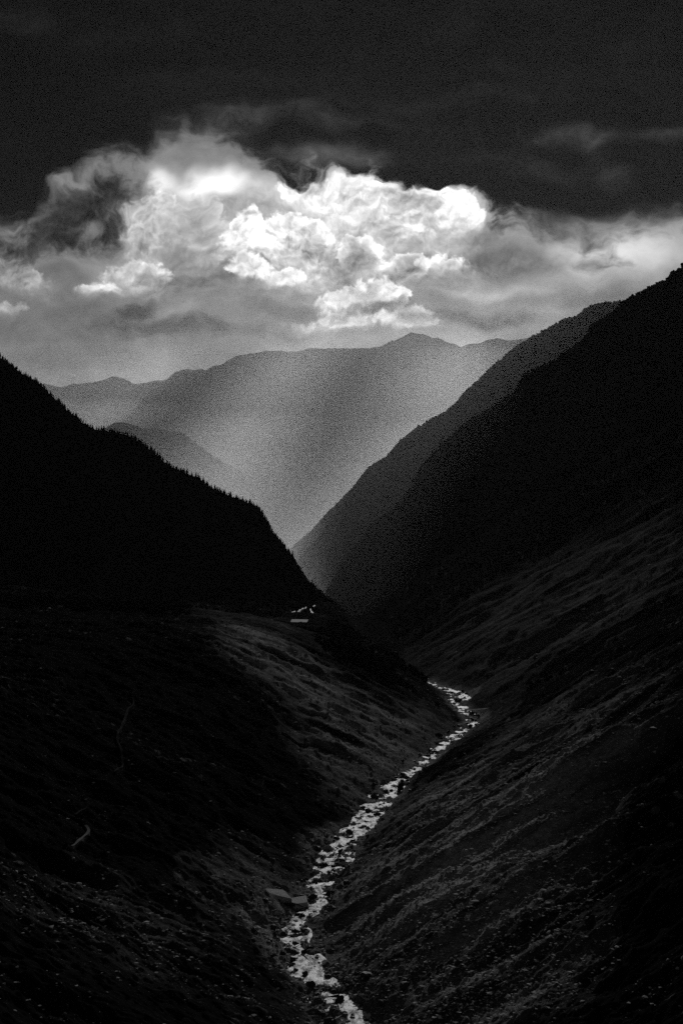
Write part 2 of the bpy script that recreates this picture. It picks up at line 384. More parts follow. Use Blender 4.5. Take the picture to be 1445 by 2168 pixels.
# ---------------------------------------------------------------- the near valley, one height field in metres
def depth_on_stream(py): return 131.0 / ((py - 1000.0) / 3011.0 - 0.06)
STREAM_PX = [(2168,740),(2120,735),(2095,705),(2060,652),(2020,622),(1985,600),(1955,612),(1920,662),(1880,692),(1850,702),(1815,692),
 (1790,715),(1765,752),(1745,768),(1715,785),(1690,812),(1668,822),(1640,862),(1620,888),(1600,912),(1580,935),(1560,960),(1545,984),(1530,1008),
 (1518,1002),(1508,985),(1492,962),(1480,968),(1471,988),(1464,955),(1455,930),(1446,908),(1438,896)]
_sy = [depth_on_stream(p[0]) for p in STREAM_PX]; _sx = [(p[1] - PCX) / F * y for p, y in zip(STREAM_PX, _sy)]
_sy = [0, 300] + _sy + [1700, 2000, 2500, 3000, 4500, 7000]; _sx = [40, 8] + _sx + [68, 52, 40, 32, 5, -40]
_sy, _sx = np.array(_sy), np.array(_sx)
def S(Y): return np.interp(Y, _sy, _sx) + 2.2 * np.sin(Y / 9.0 + 2 * np.sin(Y / 31.0)) * (1 - sstep(Y, 600, 1100) * 0.75)
def ZS(Y): return -131.0 - 0.06 * Y
def S_smooth(Y):
    return (S(Y - 60) + S(Y - 30) + S(Y) + S(Y + 30) + S(Y + 60)) / 5
def height(X, Y, detail=True):
    """ground height; also returns how stony it is"""
    Sm = S_smooth(Y); d = X - Sm; zs = ZS(Y)
    wob = 14 * fbm(X / 90, Y / 90, 3, 0.5, 5)
    # left bank
    fl = half_width(Y) + 1.0
    dl = np.maximum(-(d) - fl, 0) + wob * sstep(-d, 10, 90)
    dl = np.maximum(dl, 0)
    wC = sstep(Y, 1260, 1520)
    hl1 = smin(0.50 * dl, 72 + 0.05 * dl, 30)
    hl2 = smin(0.85 * dl, 32 + 0.12 * dl, 14)
    hl = hl1 * (1 - wC) + hl2 * wC
    # right bank, steeper further down the valley
    dr = np.maximum(d - fl, 0) + 0.9 * wob * sstep(d, 10, 90); dr = np.maximum(dr, 0)
    sr = 0.56 + 0.16 * sstep(Y, 1600, 2600)
    hr = sr * dr + 5 * ridged(Y / 70 + dr / 400, dr / 260, 3, 8) * sstep(dr, 15, 120)
    h = np.where(d < 0, hl, hr)
    # gullies and streaks running down the fall line
    st = fbm(Y / 9 + fbm(X / 40, Y / 40, 2, 0.5, 3) * 1.2, np.abs(d) / 60, 4, 0.6, 21)
    h = h + st * 1.1 * sstep(np.abs(d), 12, 50)
    # slope under the camera
    z = np.maximum(zs + h, -4 - 0.47 * Y + 0.12 * np.abs(X))
    if detail:
        sc = bare_ground(X, Y)
        dc = np.abs(X - S(Y)); wS = half_width(Y)
        near = sstep(dc, wS, wS + 12)
        z = z + fbm(X / 16, Y / 16, 4, 0.55, 40) * (0.5 + 1.7 * near) + fbm(X / 5, Y / 8, 4, 0.65, 44) * (1.8 + 1.2 * (wS > 6)) * (1 - near)
        z = z - 0.7 * (1 - sstep(dc, wS * 0.3, wS * 1.2))
        z = z + stones(X / 5.0, Y / 5.0, 50, 0.45) * (0.5 + 1.2 * sc) * (0.4 + 0.6 * near)
        z = z + 2.6 * ridged(X / 34 + 0.5 * fbm(X / 60, Y / 60, 2, 0.5, 9), Y / 26, 3, 14) * sstep(dc, wS + 8, wS + 40)
        z = z + stones(X / 12.0 + 0.4 * fbm(X / 30, Y / 30, 2), Y / 12.0, 70, 0.12) * (0.6 + 0.6 * sc) * near
        z = z + stones(X / 2.2, Y / 2.2, 90, 0.7) * 0.9 * (0.25 + 0.75 * sc)
        z = z + fbm(X / 4, Y / 4, 3, 0.6, 47) * 1.0 * (1 - sc) * near       # scrub
    return z
def half_width(Y):
    return 3.8 + 2.2 * (1 - sstep(Y, 500, 540)) + 3.0 * sstep(Y, 520, 620) - 2.0 * sstep(Y, 700, 800) + 5 * sstep(Y, 1250, 1330) - 4 * sstep(Y, 1430, 1480) + 1.8 * vnoise(Y / 16, Y * 0, 77)
def bare_ground(X, Y):
    d = X - S_smooth(Y)
    e1 = 12 * fbm(X / 45, Y / 45, 4, 0.6, 61); e2 = 18 * fbm(X / 45 + 9, Y / 45, 4, 0.6, 62)
    sc = np.zeros_like(X)
    for t, poly in SCREE:
        acc = 0
        w = (0.4 + np.abs(Y) / 600) * (0.45 if t == 0.71 else 1.6 if t == 0.34 else 1.0)
        for ox, oy in ((0, 0), (9, 6), (-9, -6), (4, -16), (-4, 16), (18, 20), (-18, -20), (-14, 10), (14, -10)):
            acc = acc + pip(X + e1 + ox * w, Y + e2 + oy * w, poly) / 9.0
        sc = np.maximum(sc, acc * t)
    hw_ = half_width(Y)
    bed = 0.8 * (1 - sstep(np.abs(X - S(Y)) + e1 * 0.35, hw_ + 2, hw_ + 11)) * (1 - sstep(Y, 1500, 1560))
    return np.maximum(sc, bed)
def ground_hit(px, py, detail=True):
    """where the line of sight through a point of the photograph meets the ground"""
    Y = np.geomspace(230, 3300, 1600); X = (px - PCX) / F * Y
    q = np.where(height(X, Y, False) >= -(py - PCY) / F * Y)[0]; q = q[0] if len(q) else -1
    x, y = float(X[q]), float(Y[q])
    return x, y, float(height(np.array([x]), np.array([y]), detail)[0])
def build_valley():
    u = np.concatenate([np.linspace(-0.62, -0.262, 60, endpoint=False), np.linspace(-0.262, 0.262, 1150), np.linspace(0.262, 0.75, 80)[1:]])
    # rows spaced evenly as seen down the valley
    a = np.linspace(1 / 225.0, 1 / 3400.0, 1250); Yr = 1 / a
    Yr = np.concatenate([np.linspace(2, 222, 40), Yr])
    Yg, Ug = np.meshgrid(Yr, u, indexing='ij'); Xg = Ug * (Yg + 25)
    z = height(Xg, Yg)
    scree, tone = cover(Xg, Yg)
    co = np.stack([Xg, Yg, z], -1).reshape(-1, 3)
    me = np_mesh('valley_ground', co, grid_quads(len(Yr), len(u)), True, {'scree': scree, 'tone': tone})
    o = add_obj('terrain', me, M_GROUND); tag(o, kind='structure')
def cover(X, Y):
    d = X - S_smooth(Y)
    streak = fbm(Y / 9 + fbm(X / 40, Y / 40, 2, 0.5, 3) * 1.2, np.abs(d) / 70, 4, 0.6, 33)
    sc = bare_ground(X, Y) * np.clip(0.85 + streak * 1.5 * sstep(np.abs(d), 10, 40), 0.06, 1.2)
    sc = np.maximum(sc, 0.35 * (stones(X / 5.0, Y / 5.0, 50, 0.45) > 0.35) * (fbm(X / 50, Y / 50, 3, 0.5, 66) > 0.15))
    tone = np.clip(1.0 + streak * 0.6 + 0.5 * fbm(X / 60, Y / 60, 3, 0.5, 35), 0.3, 2)
    return sc, tone
build_valley()

def at(px, py, Y): return ((px - PCX) / F * Y, Y, -(py - PCY) / F * Y)
def ridge(name, pts, y0, y1, mat, front=(-0.35, -1.0), slope=0.75, length=900, back=300, bslope=0.6, rough=1.0, step=8.0, n_s=60, gully=60.0, gamp=0.16, forest=None, crest_noise=2.0, seed=0, depth_pow=1.0):
    """a mountain spur: its crest at real distance, a face falling towards the valley and a back face"""
    pts = np.array(pts, float); seg = np.r_[0, np.cumsum(np.hypot(*np.diff(pts, axis=0).T))]; T = seg / seg[-1]
    Yc = y0 + (y1 - y0) * T ** depth_pow
    P = np.stack([(pts[:, 0] - PCX) / F * Yc, Yc, -(pts[:, 1] - PCY) / F * Yc], 1)
    L = np.r_[0, np.cumsum(np.linalg.norm(np.diff(P, axis=0), axis=1))]
    n = int(L[-1] / step); t = np.linspace(0, L[-1], n)
    Pc = np.stack([np.interp(t, L, P[:, k]) for k in range(3)], 1)
    Pc[:, 2] += crest_noise * fbm(t / (step * 7), t * 0 + seed, 5, 0.68, seed)
    f = np.array(front, float); f /= np.linalg.norm(f)
    sf = np.linspace(0, 1, n_s) ** 1.4 * length; sb = -(np.linspace(0, 1, 14)[1:] ** 1.3) * back
    s = np.r_[sb[::-1], sf]; Sg, Tg = np.meshgrid(s, t, indexing='ij')
    X = Pc[None, :, 0] + f[0] * Sg; Y = Pc[None, :, 1] + f[1] * Sg
    Z = Pc[None, :, 2] - np.where(Sg > 0, slope, -bslope) * Sg
    amp = np.minimum(np.abs(Sg), length) * gamp
    # spurs and gullies slanting down the face
    Tw = Tg + 0.25 * Sg + 40 * rough * fbm(X / 300, Y / 300, 2, 0.5, seed + 4)
    Z = Z + amp * (ridged(Tw / gully / 3.0, Sg / (gully * 12), 3, seed + 1) - 0.25)
    Z = Z + np.minimum(amp, 12 * rough) * fbm(X / 40 / rough, Y / 40 / rough, 3, 0.6, seed + 2)
    co = np.stack([X, Y, Z], -1).reshape(-1, 3)
    o = add_obj(name, np_mesh(name, co, grid_quads(len(s), n), True), mat); tag(o, kind='structure')
    return Pc, co.reshape(len(s), n, 3), s
L1 = [(-220,560),(-60,708),(0,757),(30,779),(50,794),(80,809),(100,829),(125,852),(150,877),(180,898),(205,912),(240,914),(275,923),(300,938),(330,962),(360,987),(390,1000),(420,1012),(450,1033),(490,1052),(540,1070),(552,1083),(565,1106),(575,1126),(595,1147),(610,1168),(627,1195),(650,1229),(680,1256),(720,1290),(770,1340)]
R1 = [(1700,380),(1500,525),(1445,560),(1432,578),(1420,582),(1412,594),(1390,602),(1340,628),(1320,641),(1290,668),(1255,690),(1235,720),(1200,745),(1160,772),(1110,795),(1090,830),(1060,852),(1010,882),(980,902),(930,947),(890,992),(875,1030),(840,1072),(790,1108),(760,1150),(730,1192),(700,1237),(685,1262),(640,1330)]
R2 = [(1600,560),(1400,625),(1320,642),(1285,643),(1250,651),(1220,673),(1195,679),(1170,692),(1130,714),(1090,740),(1050,772),(1020,802),(990,828),(960,862),(930,882),(890,903),(850,934),(820,968),(780,993),(750,1033),(720,1063),(690,1093),(660,1127),(620,1161),(590,1190),(540,1260)]
M1 = [(-300,900),(-60,862),(40,846),(110,822),(150,815),(190,810),(215,805),(240,797),(262,803),(290,812),(330,805),(350,803),(370,790),(400,781),(430,778),(440,782),(470,772),(500,757),(545,747),(590,745),(640,740),(700,740),(760,738),(800,733),(840,718),(870,705),(900,707),(930,717),(975,733),(1010,728),(1030,722),(1050,716),(1075,722),(1105,717),(1130,712),(1160,720),(1300,700),(1700,690)]
M1s = [(830,720),(790,765),(740,800),(690,835),(640,868),(600,900),(560,935),(525,968),(490,1005),(470,1040)]
M2 = [(-200,1010),(60,960),(150,930),(220,905),(245,888),(262,892),(300,908),(350,912),(390,920),(430,950),(470,975),(520,1002),(560,1024),(600,1044),(640,1064),(700,1088),(800,1130)]
M2b = [(400,1000),(500,1025),(600,1043),(650,1047),(700,1044),(730,1045),(780,1060),(900,1080)]
M0 = [(-400,840),(-60,818),(60,815),(95,812),(130,821),(200,826),(400,830),(800,830)]
cL1, gL1, sL1 = ridge('hill_slope', L1, 2350, 3050, M_FOREST, (0.18, -1), 0.80, 620, 300, seed=3, gamp=0.10)
cR1, gR1, sR1 = ridge('hill_slope', R1, 3000, 4600, M_FOREST, (-0.55, -1), 0.95, 1500, 300, seed=13, step=9, gamp=0.12)
cR2, gR2, sR2 = ridge('hill_slope', R2, 4300, 6600, M_FOREST, (-0.8, -1), 0.9, 1500, 400, seed=23, step=12, gamp=0.18, crest_noise=3)
ridge('mountain', M2, 9300, 11500, M_FAR, (0.3, -1), 0.6, 4000, 1500, seed=33, step=30, gamp=0.15, gully=300, rough=5, crest_noise=24)
ridge('mountain', M2b, 13000, 13500, M_FAR, (0.0, -1), 0.5, 3000, 1500, seed=37, step=30, gamp=0.1, gully=300, rough=5, crest_noise=10)
ridge('mountain', M1, 17000, 17000, M_FAR, (0.1, -1), 0.8, 3600, 1500, seed=43, step=35, gamp=0.20, gully=450, rough=6, crest_noise=42)
ridge('mountain', M1s, 16200, 13800, M_FAR, (0.9, -0.5), 0.8, 3000, 1500, seed=47, step=35, gamp=0.15, gully=400, rough=5, crest_noise=10)
ridge('mountain', M0, 24000, 24000, M_FAR, (0.0, -1), 0.6, 3000, 1500, seed=53, step=60, gamp=0.15, gully=500, rough=6, crest_noise=15)

M1t = [(545,747),(590,790),(640,830),(680,880),(720,930),(760,990),(800,1060)]
M1u = [(350,803),(330,850),(290,890),(250,930),(200,980)]
ridge('mountain', M1t, 16800, 14500, M_FAR, (-0.9, -0.6), 0.8, 3000, 1500, seed=61, step=35, gamp=0.15, gully=400, rough=5, crest_noise=30)
ridge('mountain', M1u, 16800, 14000, M_FAR, (0.9, -0.6), 0.8, 2500, 1500, seed=67, step=35, gamp=0.15, gully=400, rough=5, crest_noise=30)
# ---------------------------------------------------------------- stream and trails
def water_mat():
    m = bpy.data.materials.new('stream_water'); m.use_nodes = True; t = m.node_tree; t.nodes.clear(); n = NT(t)
    g = n.n.new('ShaderNodeNewGeometry'); P3 = g.outputs['Position']
    q = n.v('MULTIPLY', P3, (1.0, 0.45, 0.3))
    foam = n.ss(n.noise(q, 0.40, 7, 0.75), 0.42, 0.60)
    k = n.n.new('ShaderNodeBump'); k.inputs['Strength'].default_value = 1.0; k.inputs['Distance'].default_value = 0.35
    n.put(k.inputs['Height'], n.noise(q, 1.1, 6, 0.7))
    df = n.n.new('ShaderNodeBsdfDiffuse'); gl = n.n.new('ShaderNodeBsdfGlossy'); mx = n.n.new('ShaderNodeMixShader')
    n.put(df.inputs['Color'], n.mixf(foam, 0.03, 0.75)); n.put(gl.inputs['Roughness'], n.mixf(foam, 0.45, 0.6))
    gl.inputs['Color'].default_value = (0.9, 0.9, 0.9, 1)
    n.put(mx.inputs[0], n.mixf(foam, WATER_G * 0.2, WATER_G))
    n.l.new(k.outputs[0], df.inputs['Normal']); n.l.new(k.outputs[0], gl.inputs['Normal'])
    n.l.new(df.outputs[0], mx.inputs[1]); n.l.new(gl.outputs[0], mx.inputs[2])
    o = n.n.new('ShaderNodeOutputMaterial'); n.l.new(mx.outputs[0], o.inputs[0])
    return m
M_WATER = water_mat()
def build_stream():
    Y = np.linspace(240, 1700, 1900); v = np.linspace(-1, 1, 13)
    Yg, Vg = np.meshgrid(Y, v, indexing='ij'); w = (half_width(Yg) * 1.35 + 1.0)
    sx = (S(Yg - 6) + S(Yg) * 2 + S(Yg + 6)) / 4
    X = sx + Vg * w
    Z = ZS(Yg) + WATER_Z - 0.30 * sstep(Yg, 650, 950) + 0.20 * fbm(X / 3.0, Yg / 4.0, 3, 0.6, 130) + 0.25 * vnoise(Yg / 9, Yg * 0, 131)
    me = np_mesh('stream', np.stack([X, Yg, Z], -1).reshape(-1, 3), grid_quads(len(Y), len(v)), True)
    tag(add_obj('stream', me, M_WATER), kind='structure')
build_stream()
M_PATH = simple_mat('trodden_dirt', 0.17, 0.9, 0.2, 0.8)
M_TRAIL = simple_mat('faint_trail', 0.045, 0.9, 0.3, 0.6)
M_ROAD = simple_mat('pale_road', 0.28, 0.7, 0.1, 0.3, 0, 0.5)
def ribbon(name, px, width, mat, hits=None, lift=1.0):
    W3 = [ground_hit(*p) for p in px]; W3 = np.array(W3)
    L = np.r_[0, np.cumsum(np.hypot(*np.diff(W3[:, :2], axis=0).T))]; t = np.linspace(0, L[-1], max(24, int(L[-1] / 2)))
    x, y = np.interp(t, L, W3[:, 0]), np.interp(t, L, W3[:, 1])
    k = np.ones(7) / 7; 
    if len(t) > 20:
        x = np.convolve(np.pad(x, 3, 'edge'), k, 'valid'); y = np.convolve(np.pad(y, 3, 'edge'), k, 'valid')
    dx, dy = np.gradient(x), np.gradient(y); n = np.hypot(dx, dy) + 1e-9
    wv = width * (1 + 0.3 * vnoise(t / 6, t * 0, 7))
    xs = np.stack([x - dy / n * wv * s for s in (-.5, 0, .5)], -1); ys = np.stack([y + dx / n * wv * s for s in (-.5, 0, .5)], -1)
    zs = height(xs, ys) ; zc = zs.max(1); zc = (np.convolve(np.pad(zc, 3, 'edge'), k, 'valid') if len(t) > 20 else zc)[:, None] + lift
    top = np.stack([xs, ys, np.broadcast_to(zc, xs.shape)], -1)
    co = np.concatenate([top.reshape(-1, 3), (top - (0, 0, lift + 1.5)).reshape(-1, 3)]); r = len(t); q = grid_quads(r, 3); m = r * 3
    side = [(i * 3, (i + 1) * 3, (i + 1) * 3 + m, i * 3 + m) for i in range(r - 1)] + [(i * 3 + 2, i * 3 + 2 + m, (i + 1) * 3 + 2 + m, (i + 1) * 3 + 2) for i in range(r - 1)]
    tag(add_obj(name, np_mesh(name, co, np.concatenate([q, np.array(side)]), False), mat), kind='structure')
ribbon('path', [(138,1806),(148,1801),(159,1797),(180,1787),(192,1773),(191,1762),(186,1755),(176,1748)], 1.0, M_PATH)
ribbon('path', [(160,1730),(168,1720),(186,1713)], 0.7, M_TRAIL)
ribbon('path', [(241,1651),(250,1640),(261,1625),(259,1608),(257,1592),(248,1575),(250,1560),(262,1532),(272,1508),(284,1496),(281,1472)], 0.8, M_TRAIL)
# ---------------------------------------------------------------- boulders and rubble
def rock_mesh(name, seed, flat=0.75, npts=16, bev=0.07, shape=None):
    rnd = random.Random(seed); bm = bmesh.new()
    for k in range(npts):
        v = Vector((rnd.gauss(0, 1), rnd.gauss(0, 1), rnd.gauss(0, 1))).normalized() * rnd.uniform(0.82, 1.0)
        v = Vector((v.x, v.y * rnd.uniform(0.75, 1), max(v.z * flat, -0.3)))
        bm.verts.new(v * 0.5)
    if shape:
        for v, q in zip(list(bm.verts), shape): v.co = Vector(q)
    r = bmesh.ops.convex_hull(bm, input=list(bm.verts))
    bmesh.ops.delete(bm, geom=[g for g in bm.verts if not g.link_faces], context='VERTS')
    bmesh.ops.bevel(bm, geom=list(bm.edges), offset=bev, segments=1, affect='EDGES', profile=0.6)
    bmesh.ops.triangulate(bm, faces=list(bm.faces))
    bmesh.ops.subdivide_edges(bm, edges=list(bm.edges), cuts=1, use_grid_fill=True)
    for v in ([] if shape else bm.verts):
        q = v.co * 5; v.co += v.co.normalized() * 0.022 * (math.sin(q.x * 3 + seed) + math.sin(q.y * 4.1 + q.z * 2.3) + math.sin(q.z * 5 + q.x))
    me = bpy.data.meshes.new(name); bm.to_mesh(me); bm.free(); return me
ROCKS = [rock_mesh('boulder', 100 + k, random.Random(k).uniform(0.55, 0.95), random.Random(k).choice([12, 14, 18, 22])) for k in range(12)]
for me in ROCKS: me.materials.append(M_ROCK)
def rock(px, py, wpx, hpx, label, mat=None, mesh=None, rot=None, tilt=(0, 0), sink=0.15, Yd=None):
    """one boulder of the size it has in the valley, standing on the ground"""
    x, y, z = ground_hit(px, py + hpx * 0.45); s = y / F
    me = (mesh or ROCKS[int(px * 7 + py) % len(ROCKS)])
    if mat: me = me.copy(); me.materials.clear(); me.materials.append(mat)
    o = bpy.data.objects.new('boulder', me); COL.objects.link(o)
    w, h = wpx * s, hpx * s * 1.15
    o.scale = (w, w * (2.2 if mesh else 0.8), h * 1.25); o.location = (x, y + w * 0.3, z + h * (0.36 - sink))
    o.rotation_euler = (tilt[0], tilt[1], rot if rot is not None else (px * 0.37) % 0.8)
    return tag(o, label, 'boulder', None)
M_GREY = simple_mat('grey_granite', 0.38, 0.6, 0.15, 1.0, 0.15)
M_DARKROCK = simple_mat('dark_gneiss', 0.045, 0.65, 0.2, 1.0, 0.2)
slab1 = rock_mesh('boulder', 7, shape=[(-.56,.40,.22),(-.10,.40,.27),(.34,.18,.27),(.16,-.06,.24),(.04,-.36,.20),(-.28,.02,.20),(-.45,.1,-.2),(.4,.1,-.3),(.2,-.25,-.35),(-.2,-.15,-.35),(0,.4,-.3)], npts=11, bev=0.012)
slab2 = rock_mesh('boulder', 8, shape=[(-.50,-.24,.18),(-.22,.16,.24),(.16,.10,.25),(.54,.24,.25),(.34,-.20,.20),(.10,-.10,.19),(-.3,-.3,-.3),(.45,-.1,-.35),(.1,-.3,-.35),(.4,.2,-.3),(-.2,.2,-.3)], npts=11, bev=0.012)
SPECIAL = [
 (594,1900,52,17,'larger left half of the pale cracked slab beside the stream',M_PALE,slab1),
 (630,1913,46,16,'smaller right half of the pale cracked slab, its corner pointing at the stream',M_PALE,slab2),
 (587,1931,28,20,'grey rounded boulder just below the pale cracked slab',M_GREY,None),
 (628,1931,26,16,'dark boulder wedged under the right half of the cracked slab',M_DARKROCK,None),
 (660,1899,27,20,'dark pointed block standing in the water right of the cracked slab',M_DARKROCK,None),
 (697,1892,26,16,'dark boulder on the right bank level with the cracked slab',M_DARKROCK,None),
 (536,1861,15,12,'topmost pale stone left of the stream above the cracked slab',M_PALE,None),
 (537,1876,16,10,'pale oval stone just under the topmost pale stone',M_PALE,None),
 (523,1874,10,8,'leftmost of the small pale stones above the cracked slab',M_PALE,None),
 (558,1882,14,9,'grey stone between the pale stones and the cracked slab',M_GREY,None),
 (536,1902,9,11,'small pale stone standing left of the cracked slab',M_PALE,None),
 (585,1885,14,8,'flat grey stone touching the top of the cracked slab',M_GREY,None),
 (593,1853,9,7,'lone small pale stone up the bank above the cracked slab',M_PALE,None),
 (720,2107,36,34,'big dark boulder damming the stream near the lower edge',M_DARKROCK,None),
 (662,2088,28,22,'dark boulder on the left bank upstream of the big damming boulder',M_DARKROCK,None),
 (598,2022,20,20,'dark boulder at the left edge of the widest white water',M_DARKROCK,None),
 (618,2032,22,16,'low dark boulder touching the stream where it bends right',M_DARKROCK,None),
 (624,2003,15,11,'small dark stone in the middle of the white water',M_DARKROCK,None),
 (643,2014,18,15,'dark stone splitting the white water on its right side',M_DARKROCK,None),
 (541,2005,26,14,'grey domed boulder out on the left bank away from the water',M_GREY,None),
 (574,2024,16,9,'pale wedge of rock on the left bank beside a dark boulder',M_PALE,None),
 (582,1976,12,22,'tall dark rock at the outer bank of the stream bend',M_DARKROCK,None),
 (848,1665,22,26,'dark square block standing on the right bank',M_DARKROCK,None),
 (929,1557,32,17,'big dark arched boulder downstream of the footbridge',M_DARKROCK,None),
 (930,1571,34,10,'flat grey boulder in front of the big arched boulder',M_GREY,None),
 (692,1793,38,20,'broad grey boulder at the left of the narrow chute',M_GREY,None),
 (757,1709,14,12,'pale round stone shining at the left of the stream',M_PALE,None),
 (782,1702,20,9,'grey flat-topped stone just right of the pale round stone',M_GREY,None),
 (716,1820,20,10,'long dark stone in the middle of the lower white pool',M_DARKROCK,None),
 (704,1838,16,8,'dark stone at the foot of the lower white pool',M_DARKROCK,None),
 (776,1736,20,12,'dark rounded stone with white water on both sides',M_DARKROCK,None),
 (712,1866,22,16,'grey slabby boulder below the lower white pool',M_GREY,None),
 (820,1650,22,10,'grey boulder left of the dark square block',M_GREY,None),
 (720,1805,16,10,'dark stone above the lower white pool',M_DARKROCK,None),
 (668,1385,13,9,'pale boulder alone on the dark slope below the tin-roofed hall',M_GREY,None),
 (1138,1607,11,9,'pale triangular stone on the right-hand slope, left of two others',M_PALE,None),
 (1160,1593,12,9,'pale triangular stone on the right-hand slope, the upper of three',M_PALE,None),
 (1226,1614,10,10,'pale pointed stone on the right-hand slope, the rightmost of three',M_GREY,None),
 (1315,1352,9,6,'small pale stone high on the dark right-hand slope',M_GREY,None),
 (908,2095,12,9,'pale round stone low on the right-hand scree',M_PALE,None),
 (1073,1915,10,7,'small pale stone in the darker part of the right-hand scree',M_GREY,None),
]
for px, py, w_, h_, lab, mt_, me_ in SPECIAL: rock(px, py, w_, h_, lab, mt_, me_)
rnd = random.Random(5)
n_made = 0
SEG = [(390, 520, 80, 'the lowest reach of the stream', 'boulders along the lowest reach of the stream'),
       (520, 700, 80, 'the braided white pools', 'boulders along the braided pools'),
       (700, 1000, 60, 'the narrow middle reach of the stream', 'boulders along the middle reach'),
       (1000, 1450, 60, 'the far reach by the footbridge', 'boulders around the footbridge')]
for y0, y1, cnt, lab, grp in SEG:
    for k in range(cnt):
        y = y0 + (y1 - y0) * rnd.random(); hw = float(half_width(np.array([y]))[0])
        x = float(S(y)) + rnd.gauss(0, 0.85) * (hw + 2.5); z = float(height(np.array([x]), np.array([y]))[0]); z = max(z, float(ZS(y)) - 0.5)
        s = (0.9 + 3.0 * rnd.random() ** 3.0) * (0.75 + y / 1000)
        o = bpy.data.objects.new('boulder', ROCKS[k % len(ROCKS)]); COL.objects.link(o)
        o.scale = (s * rnd.uniform(0.9, 1.5), s, s * rnd.uniform(0.7, 1.1)); o.location = (x, y, z + 0.12 * s); o.rotation_euler = (rnd.uniform(-.3, .3), rnd.uniform(-.3, .3), rnd.uniform(0, 6.3))
        side = (x - float(S(y))) / hw; big = 'large' if s > 2.6 else 'middling' if s > 1.5 else 'small'
        where = 'on the left bank of' if side < -0.8 else 'on the right bank of' if side > 0.8 else 'in the water of'
        tag(o, '%s dark boulder %s %s' % (big, where, lab), 'boulder', grp)
def scatter(name, bases, pos, scale, rotz, mat, squash=1.0, smooth=False):
    """very many small copies joined into one mesh"""
    vs, fs, off = [], [], 0
    rs = np.random.RandomState(3); which = rs.randint(len(bases), size=len(pos))
    for b, (bv, bf) in enumerate(bases):
        i = np.where(which == b)[0]
        if not len(i): continue
        c, s_ = np.cos(rotz[i])[:, None], np.sin(rotz[i])[:, None]; sc = scale[i][:, None]
        v = np.stack([(bv[None, :, 0] * c - bv[None, :, 1] * s_) * sc, (bv[None, :, 0] * s_ + bv[None, :, 1] * c) * sc, bv[None, :, 2] * sc * squash * np.ones_like(c)], -1) + pos[i][:, None, :]
        f = bf[None] + (np.arange(len(i)) * len(bv))[:, None, None] + off
        vs.append(v.reshape(-1, 3)); fs.append(f.reshape(-1, 3)); off += v.shape[0] * v.shape[1]
    return add_obj(name, np_mesh(name, np.concatenate(vs), np.concatenate(fs), smooth), mat)
def tri_arrays(me):
    bm = bmesh.new(); bm.from_mesh(me); bmesh.ops.triangulate(bm, faces=list(bm.faces))
    v = np.array([q.co[:] for q in bm.verts]); f = np.array([[w.index for w in p.verts] for p in bm.faces]); bm.free(); return v, f
def small_rock(seed):
    rnd_ = random.Random(seed); bm = bmesh.new()
    for k in range(9): bm.verts.new(Vector((rnd_.uniform(-.5, .5), rnd_.uniform(-.4, .4), rnd_.uniform(-.25, .4))))
    bmesh.ops.convex_hull(bm, input=list(bm.verts)); bmesh.ops.delete(bm, geom=[g for g in bm.verts if not g.link_faces], context='VERTS')
    me = bpy.data.meshes.new('t'); bm.to_mesh(me); bm.free(); r = tri_arrays(me); bpy.data.meshes.remove(me); return r
def scatter_rubble():
    rs = np.random.RandomState(11); n = 260000
    ia = rs.uniform(1 / 225, 1 / 2300, n); Y = 1 / ia; X = rs.uniform(-0.26, 0.26, n) * Y
    keep = rs.rand(n) < bare_ground(X, Y) * 0.8 + 0.05 * np.clip(fbm(X / 40, Y / 40, 3, 0.5, 97) * 2.2, 0, 1); X, Y = X[keep], Y[keep]
    s = (0.35 + 1.4 * rs.rand(len(X)) ** 5 + 2.2 * rs.rand(len(X)) ** 40) * (0.6 + Y / 1100)
    pos = np.stack([X, Y, height(X, Y) + 0.1 * s], -1)
    tag(scatter('rubble', [small_rock(k) for k in range(8)], pos, s, rs.uniform(0, 6.28, len(X)), M_RUBBLE, 0.55), kind='stuff')
M_RUBBLE = simple_mat('scree_stone', 0.42, 0.7, 0.5, 0.5)
scatter_rubble()
# ---------------------------------------------------------------- conifers
def conifer(seed):
    """crown: drooping ragged whorls round the stem, 1 m tall in all; trunk: tapered stem"""
    rnd = random.Random(seed); bm = bmesh.new(); n = rnd.choice([8, 9, 10, 11]); w = rnd.uniform(0.15, 0.22)
    lean = rnd.uniform(-0.02, 0.02)
    for k in range(n):
        z0 = 0.16 + 0.80 * k / n; z1 = z0 + 0.84 / n * 1.5; R = w * (1 - (k / n)) ** 0.8 * rnd.uniform(0.75, 1.2) + 0.012
        top = bm.verts.new((lean * z1, 0, min(z1, 1.0))); m = 12; ring = []
        a0 = rnd.random() * 6.3
        for j in range(m):
            r = R * (rnd.uniform(0.85, 1.35) if j % 2 == 0 else rnd.uniform(0.3, 0.55)); an = a0 + j * 2 * math.pi / m
            ring.append(bm.verts.new((r * math.cos(an) + lean * z0, r * math.sin(an), z0 - (0.03 if j % 2 == 0 else -0.02) + rnd.uniform(-.015, .015))))
        for j in range(m): bm.faces.new((top, ring[j], ring[(j + 1) % m]))
    me = bpy.data.meshes.new('crown'); bm.to_mesh(me); bm.free(); me.materials.append(M_TREE)
    bm = bmesh.new(); bmesh.ops.create_cone(bm, segments=6, radius1=0.018, radius2=0.004, depth=0.98, matrix=Matrix.Translation((0, 0, 0.44)), cap_ends=True)
    mt = bpy.data.meshes.new('trunk'); bm.to_mesh(mt); bm.free(); mt.materials.append(M_BARK)
    return me, mt
KINDS = [conifer(k) for k in range(7)]
rnd = random.Random(21)
vis = [i for i in range(len(cL1)) if -0.262 < cL1[i][0] / cL1[i][1] < -0.006]
